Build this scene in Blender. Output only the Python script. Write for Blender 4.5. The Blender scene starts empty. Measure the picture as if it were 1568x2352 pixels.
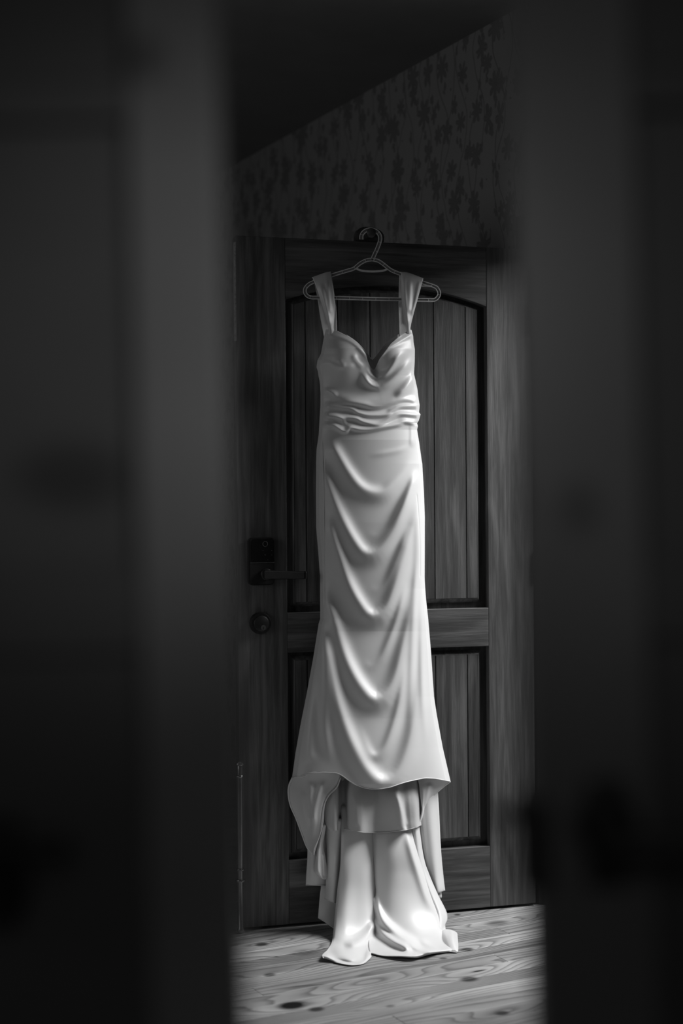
import bpy, bmesh, math, random
import numpy as np
from mathutils import Vector, Matrix
random.seed(4); rng = np.random.RandomState(4)
sc = bpy.context.scene
COL = sc.collection

# ------------------------------------------------------------------ camera
FPX, CX, CY, HCAM, ROLL = 3267.0, 784.0, 1184.0, 1.2156, 0.0065
Rv = np.array([math.cos(ROLL), 0, -math.sin(ROLL)])
Uv = np.array([math.sin(ROLL), 0, math.cos(ROLL)])
Fv = np.array([0, 1.0, 0])
cam = bpy.data.cameras.new('camera'); camo = bpy.data.objects.new('camera', cam); COL.objects.link(camo)
cam.sensor_fit = 'VERTICAL'; cam.sensor_height = 36; cam.lens = FPX / 2352 * 36
cam.shift_y = 8 / 2352
cam.clip_start = 0.02
cam.dof.use_dof = True; cam.dof.focus_distance = 4.12; cam.dof.aperture_fstop = 1.6
camo.matrix_world = Matrix(((Rv[0], Uv[0], 0, 0), (Rv[1], Uv[1], -1, 0), (Rv[2], Uv[2], 0, HCAM), (0, 0, 0, 1)))
sc.camera = camo

# ------------------------------------------------------------------ world, lights, exposure
w = bpy.data.worlds.new('world'); sc.world = w; w.use_nodes = True
bg = w.node_tree.nodes['Background']; bg.inputs[0].default_value = (0.8, 0.8, 0.8, 1); bg.inputs[1].default_value = 0.02

E1 = np.array([-.467, .884, 0]); E2 = np.array([.885, .465, 0])
def SE(s, e, z=0.0): return E1 * s + E2 * e + np.array([0, 0, z])
def area(name, loc, target, sx, sy, power, spread=180):
    l = bpy.data.lights.new(name, 'AREA'); l.shape = 'RECTANGLE'; l.size = sx; l.size_y = sy; l.energy = power
    l.color = (1, 1, 1); l.spread = math.radians(spread)
    o = bpy.data.objects.new(name, l); COL.objects.link(o); o.location = loc
    o.rotation_euler = (Vector(target) - Vector(loc)).to_track_quat('-Z', 'Y').to_euler()
    return o
area('daylight_through_doorway', SE(2.72, 4.2, 3.0), (0.25, 4.2, 0.40), 1.2, 1.8, 205)
area('room_fill', SE(3.0, -1.6, 1.5), SE(3.6, 2.6, 1.4), 1.8, 1.4, 9.5)  # added fill for the room; no window is built there
area('hall_fill', (0.1, -1.6, 1.9), (0.0, 0.9, 1.2), 0.8, 0.8, 2.2)  # added soft fill on the camera side, not a real lamp
def spot(name, loc, target, power, deg, blend, rad=.08):
    l = bpy.data.lights.new(name, 'SPOT'); l.energy = power; l.spot_size = math.radians(deg); l.spot_blend = blend; l.shadow_soft_size = rad
    o = bpy.data.objects.new(name, l); COL.objects.link(o); o.location = loc
    o.rotation_euler = (Vector(target) - Vector(loc)).to_track_quat('-Z', 'Y').to_euler()
spot('near_door_fill_spot', (0.9, -0.9, 1.75), (-0.10, 0.9, 1.33), 30, 13, 1.0)  # both spots are added to brighten the near door stiles
spot('near_door_fill_spot', (-0.8, -0.9, 1.75), (0.145, 0.9, 1.31), 14, 14, 1.0)
sc.view_settings.view_transform = 'Standard'; sc.view_settings.look = 'None'
sc.view_settings.exposure = 0.0; sc.view_settings.gamma = 1.0; sc.view_settings.use_curve_mapping = False

# ------------------------------------------------------------------ mapping helpers (pixel of the photo -> world)
def raydir(px, py):
    px = np.asarray(px, float)[..., None]; py = np.asarray(py, float)[..., None]
    return Fv * FPX + Rv * (px - CX) - Uv * (py - CY)
DA = np.array([-.305, 4.166, 0]); DB = np.array([.596, 4.418, 0])
DW = np.linalg.norm(DB - DA); DU = (DB - DA) / DW; DN = np.array([DU[1], -DU[0], 0.0])   # DN points to the camera side
CAMP = np.array([0, 0, HCAM])
def P(px, py, off, h=None, k=0.0):
    d = raydir(px, py); off = np.asarray(off, float)
    t = ((DA - CAMP) @ DN + off) / (d @ DN)
    if h is not None:
        dz = np.minimum(d[..., 2], -1e-6)
        tf = (np.asarray(h, float) - HCAM) / dz
        tf = np.where(d[..., 2] < -50, tf, 1e9)
        kk = 0.03 / FPX
        a = np.clip(0.5 + 0.5 * (tf - t) / kk, 0, 1)
        t2 = tf * (1 - a) + t * a - kk * a * (1 - a)
        t = np.where(np.abs(tf - t) < kk, t2, np.minimum(t, tf))
    return CAMP + d * t[..., None]
def door_uz(px, py, off=0.0):
    p = P(px, py, off); return float((p - DA) @ DU), float(p[2])
def floor_pt(px, py, h=0.0):
    d = raydir(px, py); return CAMP + d * ((h - HCAM) / d[2])

# ------------------------------------------------------------------ materials
def newmat(name):
    m = bpy.data.materials.new(name); m.use_nodes = True; nt = m.node_tree
    return m, nt, nt.nodes['Principled BSDF']
class N:
    def __init__(s, nt): s.nt = nt
    def n(s, t, **kw):
        x = s.nt.nodes.new(t)
        for k, v in kw.items(): setattr(x, k, v)
        return x
    def l(s, a, b): s.nt.links.new(a, b)
    def val(s, inp, v):
        if hasattr(v, 'links') or hasattr(v, 'is_output'): s.l(v, inp)
        else: inp.default_value = v
    def math(s, op, a, b=None, c=None, clamp=False):
        x = s.n('ShaderNodeMath', operation=op, use_clamp=clamp); s.val(x.inputs[0], a)
        if b is not None: s.val(x.inputs[1], b)
        if c is not None: s.val(x.inputs[2], c)
        return x.outputs[0]
    def vmath(s, op, a, b=None):
        x = s.n('ShaderNodeVectorMath', operation=op); s.val(x.inputs[0], a)
        if b is not None: s.val(x.inputs[1], b)
        return x.outputs['Value'] if op in ('DOT_PRODUCT', 'LENGTH', 'DISTANCE') else x.outputs[0]
    def comb(s, x, y, z):
        c = s.n('ShaderNodeCombineXYZ'); s.val(c.inputs[0], x); s.val(c.inputs[1], y); s.val(c.inputs[2], z); return c.outputs[0]
    def noise(s, vec, scale, detail=3, rough=.5, dist=0):
        x = s.n('ShaderNodeTexNoise'); s.l(vec, x.inputs['Vector']); x.inputs['Scale'].default_value = scale
        x.inputs['Detail'].default_value = detail; x.inputs['Roughness'].default_value = rough; x.inputs['Distortion'].default_value = dist
        return x.outputs[0]
    def ramp(s, f, stops):
        x = s.n('ShaderNodeValToRGB'); s.l(f, x.inputs[0]); r = x.color_ramp
        while len(r.elements) < len(stops): r.elements.new(.5)
        for e, (p, v) in zip(r.elements, stops): e.position = p; e.color = (v, v, v, 1)
        return x.outputs[0]
    def smooth(s, v, a, b, lo=0., hi=1.):
        x = s.n('ShaderNodeMapRange', interpolation_type='SMOOTHSTEP'); s.val(x.inputs[0], v)
        x.inputs[1].default_value = a; x.inputs[2].default_value = b; x.inputs[3].default_value = lo; x.inputs[4].default_value = hi
        return x.outputs[0]
    def bump(s, h, strength, dist, bsdf):
        x = s.n('ShaderNodeBump'); x.inputs['Strength'].default_value = strength; x.inputs['Distance'].default_value = dist
        s.l(h, x.inputs['Height']); s.l(x.outputs[0], bsdf.inputs['Normal'])

def plain(name, v, rough=.5, metal=0., nscale=60, namp=.15, bump=0.0, coat=0.):
    m, nt, b = newmat(name); q = N(nt)
    tc = q.n('ShaderNodeTexCoord').outputs['Object']
    f = q.noise(tc, nscale, 4)
    q.l(q.ramp(f, [(.3, v * (1 - namp)), (.7, v * (1 + namp))]), b.inputs['Base Color'])
    b.inputs['Roughness'].default_value = rough; b.inputs['Metallic'].default_value = metal; b.inputs['Coat Weight'].default_value = coat
    if bump: q.bump(f, bump, .002, b)
    return m

def wood(name, v, axis='Z', rough=.5):
    """painted / stained streaky wood, grain along the local axis"""
    m, nt, b = newmat(name); q = N(nt)
    tc = q.n('ShaderNodeTexCoord').outputs['Object']
    rnd = q.n('ShaderNodeObjectInfo').outputs['Random']
    sep = q.n('ShaderNodeSeparateXYZ'); q.l(tc, sep.inputs[0])
    X, Y, Z = sep.outputs
    if axis == 'X': X, Z = Z, X
    off = q.math('MULTIPLY', rnd, 13.7)
    v1 = q.comb(q.math('ADD', q.math('MULTIPLY', X, 1.0), off), Y, q.math('MULTIPLY', Z, .045))
    v2 = q.comb(q.math('ADD', q.math('MULTIPLY', X, 1.0), off), Y, q.math('MULTIPLY', Z, .14))
    a = q.noise(v1, 55, 5, .6, .5)
    c = q.noise(v2, 13, 3, .5, 1.2)
    fi = q.noise(v1, 330, 3, .6)
    g = q.math('ADD', q.math('MULTIPLY', a, .5), q.math('ADD', q.math('MULTIPLY', c, .42), q.math('MULTIPLY', fi, .12)))
    col = q.ramp(g, [(.36, v * .35), (.50, v * .9), (.64, v * 1.9)])
    q.l(col, b.inputs['Base Color'])
    q.l(q.smooth(g, .3, .7, rough + .1, rough - .08), b.inputs['Roughness'])
    q.bump(q.math('ADD', fi, a), .35, .0012, b)
    return m

def satin(name, v, rough=.42):
    m, nt, b = newmat(name); q = N(nt)
    tc = q.n('ShaderNodeNewGeometry').outputs['Position']
    f = q.noise(tc, 9, 3)
    q.l(q.ramp(f, [(.3, v * .95), (.7, v)]), b.inputs['Base Color'])
    b.inputs['Roughness'].default_value = rough
    b.inputs['Sheen Weight'].default_value = .25; b.inputs['Sheen Roughness'].default_value = .5
    b.inputs['Specular IOR Level'].default_value = .55
    q.bump(q.noise(tc, 900, 2), .12, .0004, b)
    return m

def lining_mat(name, v):
    m, nt, b = newmat(name); q = N(nt)
    tc = q.n('ShaderNodeNewGeometry').outputs['Position']
    q.l(q.ramp(q.noise(tc, 14, 4), [(.3, v * .92), (.7, v)]), b.inputs['Base Color'])
    b.inputs['Roughness'].default_value = .7
    q.bump(q.noise(tc, 60, 4, .6), .12, .004, b)
    return m

KNOTS = [(601, 2169, 1.0, .018), (619, 2239, .9, .014), (671, 2309, 1.3, .03), (726, 2318, 1.0, .018), (1072, 2181, 1.0, .017),
         (1077, 2249, 1.0, .022), (1142, 2120, .5, .03), (1017, 2201, .8, .01), (1153, 2327, 1.0, .016), (1050, 2101, .9, .009),
         (896, 2311, .6, .01), (702, 2187, .45, .03), (860, 2256, .25, .04), (1099, 2230, 1.1, .02)]
def floor_mat():
    m, nt, b = newmat('heart_pine'); q = N(nt)
    pos = q.n('ShaderNodeNewGeometry').outputs['Position']
    rnd = q.n('ShaderNodeObjectInfo').outputs['Random']
    A = q.vmath('DOT_PRODUCT', pos, tuple(E2)); S = q.vmath('DOT_PRODUCT', pos, tuple(E1))
    p2 = q.comb(A, S, 0)
    wav = q.math('SUBTRACT', q.noise(q.comb(q.math('MULTIPLY', A, .6), q.math('MULTIPLY', S, 4.0), q.math('MULTIPLY', rnd, 9)), 2.1, 2, .5), .5)
    fld = q.math('ADD', q.math('MULTIPLY', S, 42.0), q.math('MULTIPLY', wav, 6.0))
    dark = None
    for i, (px, py, st, sz) in enumerate(KNOTS):
        p = floor_pt(px, py); ka, ks = float(p @ E2), float(p @ E1)
        d = q.vmath('SUBTRACT', p2, (ka, ks, 0))
        core = q.vmath('LENGTH', q.vmath('MULTIPLY', d, (1 / (sz * 1.5), 1 / (sz * (1.2 if i != 13 else .35)), 0)))
        wide = q.vmath('LENGTH', q.vmath('MULTIPLY', d, (1 / (.13 + sz * 2.2), 1 / (.028 + sz), 0)))
        hump = q.math('POWER', 2.718, q.math('MULTIPLY', q.math('MULTIPLY', wide, wide), -1.6))
        fld = q.math('ADD', fld, q.math('MULTIPLY', hump, 2.6 + 30 * sz))
        c = q.smooth(core, .35, 1.1, st, 0.0)
        dark = c if dark is None else q.math('MAXIMUM', dark, c)
    fine = q.noise(q.comb(q.math('MULTIPLY', A, .05), S, rnd), 420, 3, .6)
    fl2 = q.math('ADD', fld, q.math('MULTIPLY', fine, .12))
    band = q.math('FRACT', fl2)
    late = q.ramp(band, [(.0, 1.0), (.3, .97), (.6, .84), (.88, .45), (1.0, .95)])
    var = q.noise(q.comb(q.math('MULTIPLY', A, .3), S, q.math('MULTIPLY', rnd, 5)), 5, 3)
    base = q.math('MULTIPLY', q.math('MULTIPLY', late, .33), q.smooth(var, .25, .75, .6, 1.25))
    base = q.math('MULTIPLY', base, q.math('ADD', .82, q.math('MULTIPLY', rnd, .36)))
    base = q.math('MULTIPLY', base, q.math('ADD', .85, q.math('MULTIPLY', fine, .3)))
    strk = q.math('MULTIPLY', q.smooth(q.math('ABSOLUTE', q.math('SUBTRACT', q.math('ADD', S, q.math('MULTIPLY', wav, .012)), 3.298)), .006, .014, .42, 0.0), q.smooth(A, 1.52, 1.6))
    base = q.math('MULTIPLY', base, q.math('SUBTRACT', 1.0, strk))
    kc = q.math('SUBTRACT', 1.0, q.math('MULTIPLY', dark, .88))
    q.l(q.comb(*[q.math('MULTIPLY', base, kc)] * 3), b.inputs['Base Color'])
    q.l(q.smooth(fine, .3, .7, .42, .55), b.inputs['Roughness'])
    q.bump(late, .25, .001, b)
    return m

def wallpaper_mat():
    m, nt, b = newmat('floral_wallpaper'); q = N(nt)
    pos = q.n('ShaderNodeNewGeometry').outputs['Position']
    S = q.vmath('DOT_PRODUCT', pos, tuple(E1))
    sep = q.n('ShaderNodeSeparateXYZ'); q.l(pos, sep.inputs[0]); Z = sep.outputs[2]
    wx = q.math('SUBTRACT', q.noise(q.comb(S, Z, 0), 26, 2), .5)
    masks = []
    def flowers(cell, R, rnd, ph, petals, sq):
        v = q.comb(q.math('ADD', S, ph), q.math('MULTIPLY', Z, sq), 0)
        vor = q.n('ShaderNodeTexVoronoi', voronoi_dimensions='2D'); q.l(v, vor.inputs['Vector'])
        vor.inputs['Scale'].default_value = 1 / cell; vor.inputs['Randomness'].default_value = rnd
        d = q.vmath('SUBTRACT', v, vor.outputs['Position'])
        sp = q.n('ShaderNodeSeparateXYZ'); q.l(d, sp.inputs[0])
        r = q.vmath('LENGTH', d); th = q.math('ARCTAN2', sp.outputs[1], sp.outputs[0])
        rr = q.n('ShaderNodeSeparateColor'); q.l(vor.outputs['Color'], rr.inputs[0])
        th = q.math('ADD', th, q.math('MULTIPLY', rr.outputs[0], 6))
        pet = q.math('ABSOLUTE', q.math('SINE', q.math('MULTIPLY', th, petals / 2)))
        lim = q.math('MULTIPLY', q.math('ADD', .45, q.math('MULTIPLY', pet, .55)), q.math('MULTIPLY', R, q.math('ADD', .7, q.math('MULTIPLY', rr.outputs[1], .5))))
        lim = q.math('ADD', lim, q.math('MULTIPLY', wx, .028))
        e = q.math('DIVIDE', r, lim)
        body = q.smooth(e, .92, 1.02, 1.0, 0.0)
        vein = q.math('MULTIPLY', q.math('ABSOLUTE', q.math('SINE', q.math('MULTIPLY', th, petals * 1.5))), .35)
        return q.math('MULTIPLY', body, q.math('SUBTRACT', 1.0, vein))
    masks.append(flowers(.135, .042, .75, 0, 7, .8))
    masks.append(flowers(.12, .029, .9, .05, 5, .6))
    masks.append(flowers(.062, .011, 1.0, .02, 3, .5))
    def stems(period, amp, freq, wdt, ph):
        c = q.math('ADD', S, q.math('MULTIPLY', q.math('SINE', q.math('ADD', q.math('MULTIPLY', Z, freq), ph)), amp))
        c = q.math('ADD', c, q.math('MULTIPLY', q.math('SUBTRACT', q.noise(q.comb(S, Z, ph), 5, 2), .5), .06))
        f = q.math('ABSOLUTE', q.math('SUBTRACT', q.math('FRACT', q.math('DIVIDE', c, period)), .5))
        return q.smooth(f, wdt / period, wdt / period * 2, .8, 0.0)
    masks.append(stems(.115, .035, 13, .0017, 0)); masks.append(stems(.17, .05, 9, .0015, 2.0))
    mk_ = masks[0]
    for x in masks[1:]: mk_ = q.math('MAXIMUM', mk_, x)
    val = q.math('SUBTRACT', .31, q.math('MULTIPLY', mk_, .16))
    q.l(q.comb(val, val, val), b.inputs['Base Color']); b.inputs['Roughness'].default_value = .7
    return m

def dark_patched(name, v, spots, rough=.5):
    """old painted wood with soft-edged dark patches (world-space ellipses)"""
    m, nt, b = newmat(name); q = N(nt)
    pos = q.n('ShaderNodeNewGeometry').outputs['Position']
    dark = None
    for (x, z, rx, rz, st) in spots:
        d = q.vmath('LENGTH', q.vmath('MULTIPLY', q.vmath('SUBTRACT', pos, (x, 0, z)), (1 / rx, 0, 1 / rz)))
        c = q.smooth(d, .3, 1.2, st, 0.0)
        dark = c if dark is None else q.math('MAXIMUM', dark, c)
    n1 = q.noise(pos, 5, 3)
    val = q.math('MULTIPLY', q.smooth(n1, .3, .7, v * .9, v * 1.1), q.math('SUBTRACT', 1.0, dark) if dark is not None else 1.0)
    q.l(q.comb(val, val, val), b.inputs['Base Color']); b.inputs['Roughness'].default_value = rough
    return m

M = {}
M['door_v'] = wood('door_wood_upright', .10, 'Z', .48); M['door_h'] = wood('door_wood_across', .095, 'X', .48)
M['door_dark'] = wood('door_wood_recess_shade', .055, 'Z', .55)  # same wood darkened: shade of the recess put into its colour
M['casing'] = wood('casing_wood', .07, 'Z', .5)
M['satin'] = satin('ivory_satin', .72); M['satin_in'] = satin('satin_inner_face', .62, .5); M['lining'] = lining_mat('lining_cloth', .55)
M['hanger'] = plain('hanger_plastic', .85, .38, 0, 80, .06); M['hanger_web'] = plain('hanger_web_shaded', .30, .45, 0, 80, .08)  # web darker than the rims: groove shade put into its colour
M['black'] = plain('black_metal', .014, .5, .0, 60, .2); M['steel'] = plain('brushed_steel', .35, .35, .9); M['keyface'] = plain('black_gloss', .012, .2)
M['peg'] = wood('peg_wood', .05, 'X', .5)
M['post'] = plain('post_metal', .35, .25, .8, 40, .15)
M['floor'] = floor_mat(); M['paper'] = wallpaper_mat()
M['plaster'] = plain('plaster', .12, .8, 0, 8, .08); M['ceil'] = plain('ceiling_paint', .24, .85, 0, 6, .06)
M['ground'] = plain('porch_concrete', .10, .9, 0, 20, .2)
M['subfloor'] = plain('subfloor', .03, .9)
M['seam'] = plain('gap_dark', .02, .9)

# ------------------------------------------------------------------ mesh helpers
def link(name, me, mat=None, parent=None, smooth=False):
    o = bpy.data.objects.new(name, me); COL.objects.link(o)
    if mat is not None and not me.materials: me.materials.append(mat)
    if parent is not None: o.parent = parent
    if smooth: me.shade_smooth()
    return o
def origin_of(parent):
    p = np.zeros(3)
    while parent is not None: p += np.array(parent.location); parent = parent.parent
    return p
def mk(name, V, Fc, mat, parent=None, smooth=True, local=False):
    V = np.asarray(V, float)
    if parent is not None and not local: V = V - origin_of(parent)
    me = bpy.data.meshes.new(name); me.from_pydata(V.tolist(), [], [tuple(f) for f in Fc]); me.update()
    return link(name, me, mat, parent, smooth)
def empty(name, loc=(0, 0, 0), rz=0, label=None, cat=None, group=None, kind=None):
    o = bpy.data.objects.new(name, None); COL.objects.link(o); o.location = loc; o.rotation_euler = (0, 0, rz); o.empty_display_size = .05
    tag(o, label, cat, group, kind); return o
def tag(o, label=None, cat=None, group=None, kind=None):
    if label: o['label'] = label
    if cat: o['category'] = cat
    if group: o['group'] = group
    if kind: o['kind'] = kind
    return o
def boxes_bm(lst, bevel=0.0, seg=2):
    bm = bmesh.new()
    for (x0, x1, y0, y1, z0, z1) in lst:
        r = bmesh.ops.create_cube(bm, size=1)
        bmesh.ops.scale(bm, vec=(x1 - x0, y1 - y0, z1 - z0), verts=r['verts'])
        bmesh.ops.translate(bm, vec=((x0 + x1) / 2, (y0 + y1) / 2, (z0 + z1) / 2), verts=r['verts'])
    if bevel: bmesh.ops.bevel(bm, geom=bm.edges[:], offset=bevel, segments=seg, affect='EDGES', profile=.5)
    return bm
def from_bm(name, bm, mat, parent=None, smooth=False):
    me = bpy.data.meshes.new(name); bm.normal_update(); bm.to_mesh(me); bm.free(); return link(name, me, mat, parent, smooth)
def box(name, b, mat, parent=None, bevel=0.0): return from_bm(name, boxes_bm([b], bevel), mat, parent)
def poly_prism(name, pts, d0, d1, mat, parent=None, bevel=0.0, plane='XZ'):
    """outline in local X,Z extruded along local Y from d0 to d1"""
    bm = bmesh.new(); vs = [bm.verts.new((x, d0, z)) for x, z in pts]; f = bm.faces.new(vs)
    r = bmesh.ops.extrude_face_region(bm, geom=[f]); nv = [g for g in r['geom'] if isinstance(g, bmesh.types.BMVert)]
    bmesh.ops.translate(bm, vec=(0, d1 - d0, 0), verts=nv); bmesh.ops.recalc_face_normals(bm, faces=bm.faces[:])
    if bevel: bmesh.ops.bevel(bm, geom=bm.edges[:], offset=bevel, segments=2, affect='EDGES')
    return from_bm(name, bm, mat, parent)
def wprism(name, foot, z0, z1, mat, parent=None):
    """vertical prism over a footprint in world x,y"""
    n = len(foot); V = [(p[0], p[1], z0) for p in foot] + [(p[0], p[1], z1) for p in foot]
    Fc = [list(range(n))[::-1], list(range(n, 2 * n))] + [[i, (i + 1) % n, n + (i + 1) % n, n + i] for i in range(n)]
    o = mk(name, V, Fc, mat, parent, False)
    bm = bmesh.new(); bm.from_mesh(o.data); bmesh.ops.recalc_face_normals(bm, faces=bm.faces[:]); bm.to_mesh(o.data); bm.free(); return o
def lathe(name, prof, mat, parent=None, loc=(0, 0, 0), axis='Z', seg=32):
    """prof: (radius, height) list"""
    V = []; Fc = []
    for (r, h) in prof:
        for k in range(seg):
            a = 2 * math.pi * k / seg; c, s_ = r * math.cos(a), r * math.sin(a)
            p = (c, s_, h) if axis == 'Z' else (c, -h, s_)
            V.append((p[0] + loc[0], p[1] + loc[1], p[2] + loc[2]))
    for i in range(len(prof) - 1):
        for k in range(seg):
            a, b_ = i * seg + k, i * seg + (k + 1) % seg; Fc.append((a, b_, b_ + seg, a + seg))
    Fc.append(tuple(range(seg))[::-1]); Fc.append(tuple(range((len(prof) - 1) * seg, len(prof) * seg)))
    o = mk(name, V, Fc, mat, parent, True, local=True)
    bm = bmesh.new(); bm.from_mesh(o.data); bmesh.ops.recalc_face_normals(bm, faces=bm.faces[:]); bm.to_mesh(o.data); bm.free()
    o.data.shade_smooth(); o.data.set_sharp_from_angle(angle=math.radians(45)); return o
def crom(pts, n):
    """catmull-rom through the points, n samples per span"""
    p = np.asarray(pts, float); p = np.vstack([2 * p[0] - p[1], p, 2 * p[-1] - p[-2]]); out = []
    for i in range(1, len(p) - 2):
        t = np.linspace(0, 1, n, endpoint=False)[:, None]
        a, b_, c, d = p[i - 1], p[i], p[i + 1], p[i + 2]
        out.append(.5 * ((2 * b_) + (-a + c) * t + (2 * a - 5 * b_ + 4 * c - d) * t ** 2 + (-a + 3 * b_ - 3 * c + d) * t ** 3))
    out.append(p[-2][None]); return np.vstack(out)
def resample(poly, n):
    p = np.asarray(poly, float); d = np.r_[0, np.cumsum(np.linalg.norm(np.diff(p, axis=0), axis=1))]
    t = np.linspace(0, d[-1], n); return np.stack([np.interp(t, d, p[:, k]) for k in range(p.shape[1])], 1)
def tube(name, pts3, r, mat, parent, seg=8):
    p = np.asarray(pts3, float); T = np.gradient(p, axis=0); T /= np.linalg.norm(T, axis=1)[:, None] + 1e-12
    up = np.array([.13, .95, .2]); V = []; Fc = []
    rr = np.broadcast_to(np.asarray(r, float), (len(p),))
    for i in range(len(p)):
        a = np.cross(T[i], up); a /= np.linalg.norm(a) + 1e-9; b_ = np.cross(T[i], a)
        for k in range(seg):
            th = 2 * math.pi * k / seg; V.append(p[i] + rr[i] * (a * math.cos(th) + b_ * math.sin(th)))
    for i in range(len(p) - 1):
        for k in range(seg):
            a, b_ = i * seg + k, i * seg + (k + 1) % seg; Fc.append((a, b_, b_ + seg, a + seg))
    Fc.append(tuple(range(seg))[::-1]); Fc.append(tuple(range((len(p) - 1) * seg, len(p) * seg)))
    return mk(name, V, Fc, mat, parent)

# ------------------------------------------------------------------ the room shell
S0, S1, EL, EW, HC = .55, 7.4, -1.9, 2.627, 2.83      # extents along the wallpapered wall and across the room
HS = 3.64                                              # hinge side of the doorway along the wall
OS = HS - .93 - .02
OT = 2.06
# floor and its boards
fr = tag(wprism('floor', [SE(-2.6, -2.6)[:2], SE(S1, -2.6)[:2], SE(S1, EW + .12)[:2], SE(-2.6, EW + .12)[:2]], -.08, -.022, M['subfloor']), kind='structure')
bw = .07; sref = 3.288
ang = math.atan2(E2[1], E2[0])
butt = {0: [1.502], 1: [1.96], 2: [.9, 2.35], -1: [.6, 2.2], -2: [1.2], -3: [.3, 2.4], 3: [1.3], 4: [.5, 2.0]}
me_cache = {}
for k in range(-33, 58):
    s = sref + k * bw
    if s > S1 - bw: break
    cuts = [-2.6] + butt.get(k, sorted([random.uniform(-1.5, 0.3), random.uniform(.8, 2.2)])) + [EW + .11]
    for a, b_ in zip(cuts[:-1], cuts[1:]):
        if s < 1.0 and b_ < -1.2: continue
        L = b_ - a - .0012
        bm = boxes_bm([(0, L, 0, bw - .0009, -.022, 0)], .0008, 1)
        o = from_bm('plank', bm, M['floor'], fr); p = SE(s, a + .0006, random.uniform(-.0003, 0)); o.location = p; o.rotation_euler = (0, 0, ang)
# wallpapered wall with the doorway
T = .12
def wallseg(s0, s1, z0, z1, nm, mat, par=None):
    return wprism(nm, [SE(s0, EW)[:2], SE(s1, EW)[:2], SE(s1, EW + T)[:2], SE(s0, EW + T)[:2]], z0, z1, mat, par)
wr = tag(wallseg(HS, S1, -.02, HC, 'wall_right', M['paper']), kind='structure')
wallseg(S0, OS, -.02, HC, 'wall_section', M['paper'], wr); wallseg(OS, HS, OT, HC, 'wall_over_door', M['paper'], wr)
def casing(s0, s1, z0, z1, par, nm='casing_board'):
    return wprism(nm, [SE(s0, EW - .02)[:2], SE(s1, EW - .02)[:2], SE(s1, EW + .001)[:2], SE(s0, EW + .001)[:2]], z0, z1, M['casing'], par)
tr = tag(casing(OS - .09, HS + .10, OT, OT + .10, None, 'trim_1'), kind='structure')
def jamb(s0, s1, z0, z1): return wprism('jamb_board', [SE(s0, EW - .004)[:2], SE(s1, EW - .004)[:2], SE(s1, EW + T + .004)[:2], SE(s0, EW + T + .004)[:2]], z0, z1, M['casing'], tr)
jamb(HS - .014, HS + .002, 0, OT); jamb(OS - .002, OS + .014, 0, OT); jamb(OS, HS, OT - .014, OT + .002)
casing(HS, HS + .10, 0, OT, tr); casing(OS - .09, OS, 0, OT, tr)
wl = tag(wprism('wall_left', [SE(S0, EL)[:2], SE(S1, EL)[:2], SE(S1, EL - T)[:2], SE(S0, EL - T)[:2]], -.02, HC, M['plaster']), kind='structure')
wb = tag(wprism('wall_back', [SE(S1, EL - T)[:2], SE(S1, EW + T)[:2], SE(S1 + T, EW + T)[:2], SE(S1 + T, EL - T)[:2]], -.02, HC, M['plaster']), kind='structure')
tag(wprism('ceiling', [SE(-2.6, -2.6)[:2], SE(S1 + T, -2.6)[:2], SE(S1 + T, EW + T)[:2], SE(-2.6, EW + T)[:2]], HC, HC + .08, M['ceil']), kind='structure')
# wall between the hall (camera side) and the room, with the double doorway: runs across at y = .93
def wfx(x0, x1, z0, z1, nm, par=None): return wprism(nm, [(x0, .86), (x1, .86), (x1, .98), (x0, .98)], z0, z1, M['plaster'], par)
wf = tag(wfx(-2.3, -.60, -.02, HC, 'wall_front'), kind='structure')
wfx(.66, 2.05, -.02, HC, 'wall_section', wf); wfx(-.60, .66, 2.10, HC, 'wall_over_door', wf)
tag(wprism('porch_slab', [SE(-1, EW + T)[:2], SE(7, EW + T)[:2], SE(7, 7)[:2], SE(-1, 7)[:2]], -.12, -.02, M['ground']), kind='structure')

# ------------------------------------------------------------------ the wooden door the dress hangs on
droot = empty('door_3', DA + np.array([0, 0, .008]), math.atan2(DU[1], DU[0]), kind='structure')
DH = 2.03; TH = .045; Z0 = .008
def uz(px, py):
    u, z = door_uz(px, py); return u, z - Z0
uL = uz(657, 1000)[0]; uR = uz(1119.5, 1100)[0]
zA0 = uz(657, 689)[1]; zA1 = uz(1118.5, 704)[1]; zAs = (zA0 + zA1) / 2       # arch springing
zAp = uz(887, 656)[1]
zLt = uz(1121, 1396)[1]; zLb = uz(1122, 1484)[1]; zBt = uz(1126, 1943)[1]
def arch(u, spring, rise): return spring + rise * math.sin(math.pi * (u - uL) / (uR - uL)) ** .9 if 0 < (u - uL) / (uR - uL) < 1 else spring
rise = zAp - zAs
box('stile', (0, uL, 0, TH, 0, DH), M['door_v'], droot, .0015)
box('stile', (uR, DW, 0, TH, 0, DH), M['door_v'], droot, .0015)
us = np.linspace(uL, uR, 33)
def arcz(u, spring, rs):
    t = (u - uL) / (uR - uL); R2 = (0.25 + rs * rs / ((uR - uL) ** 2)) / 1; return spring + rs * (1 - (2 * t - 1) ** 2)
poly_prism('top_rail', [(uL, DH), (uL, zAs)] + [(u, arcz(u, zAs, rise)) for u in us[1:-1]] + [(uR, zAs), (uR, DH)], 0, TH, M['door_h'], droot, .0012)
box('lock_rail', (uL, uR, 0, TH, zLb, zLt), M['door_h'], droot, .0015)
box('bottom_rail', (uL, uR, 0, TH, 0, zBt), M['door_h'], droot, .0015)
box('panel_back', (uL - .005, uR + .005, .024, .036, .1, DH - .1), M['door_dark'], droot)
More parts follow.
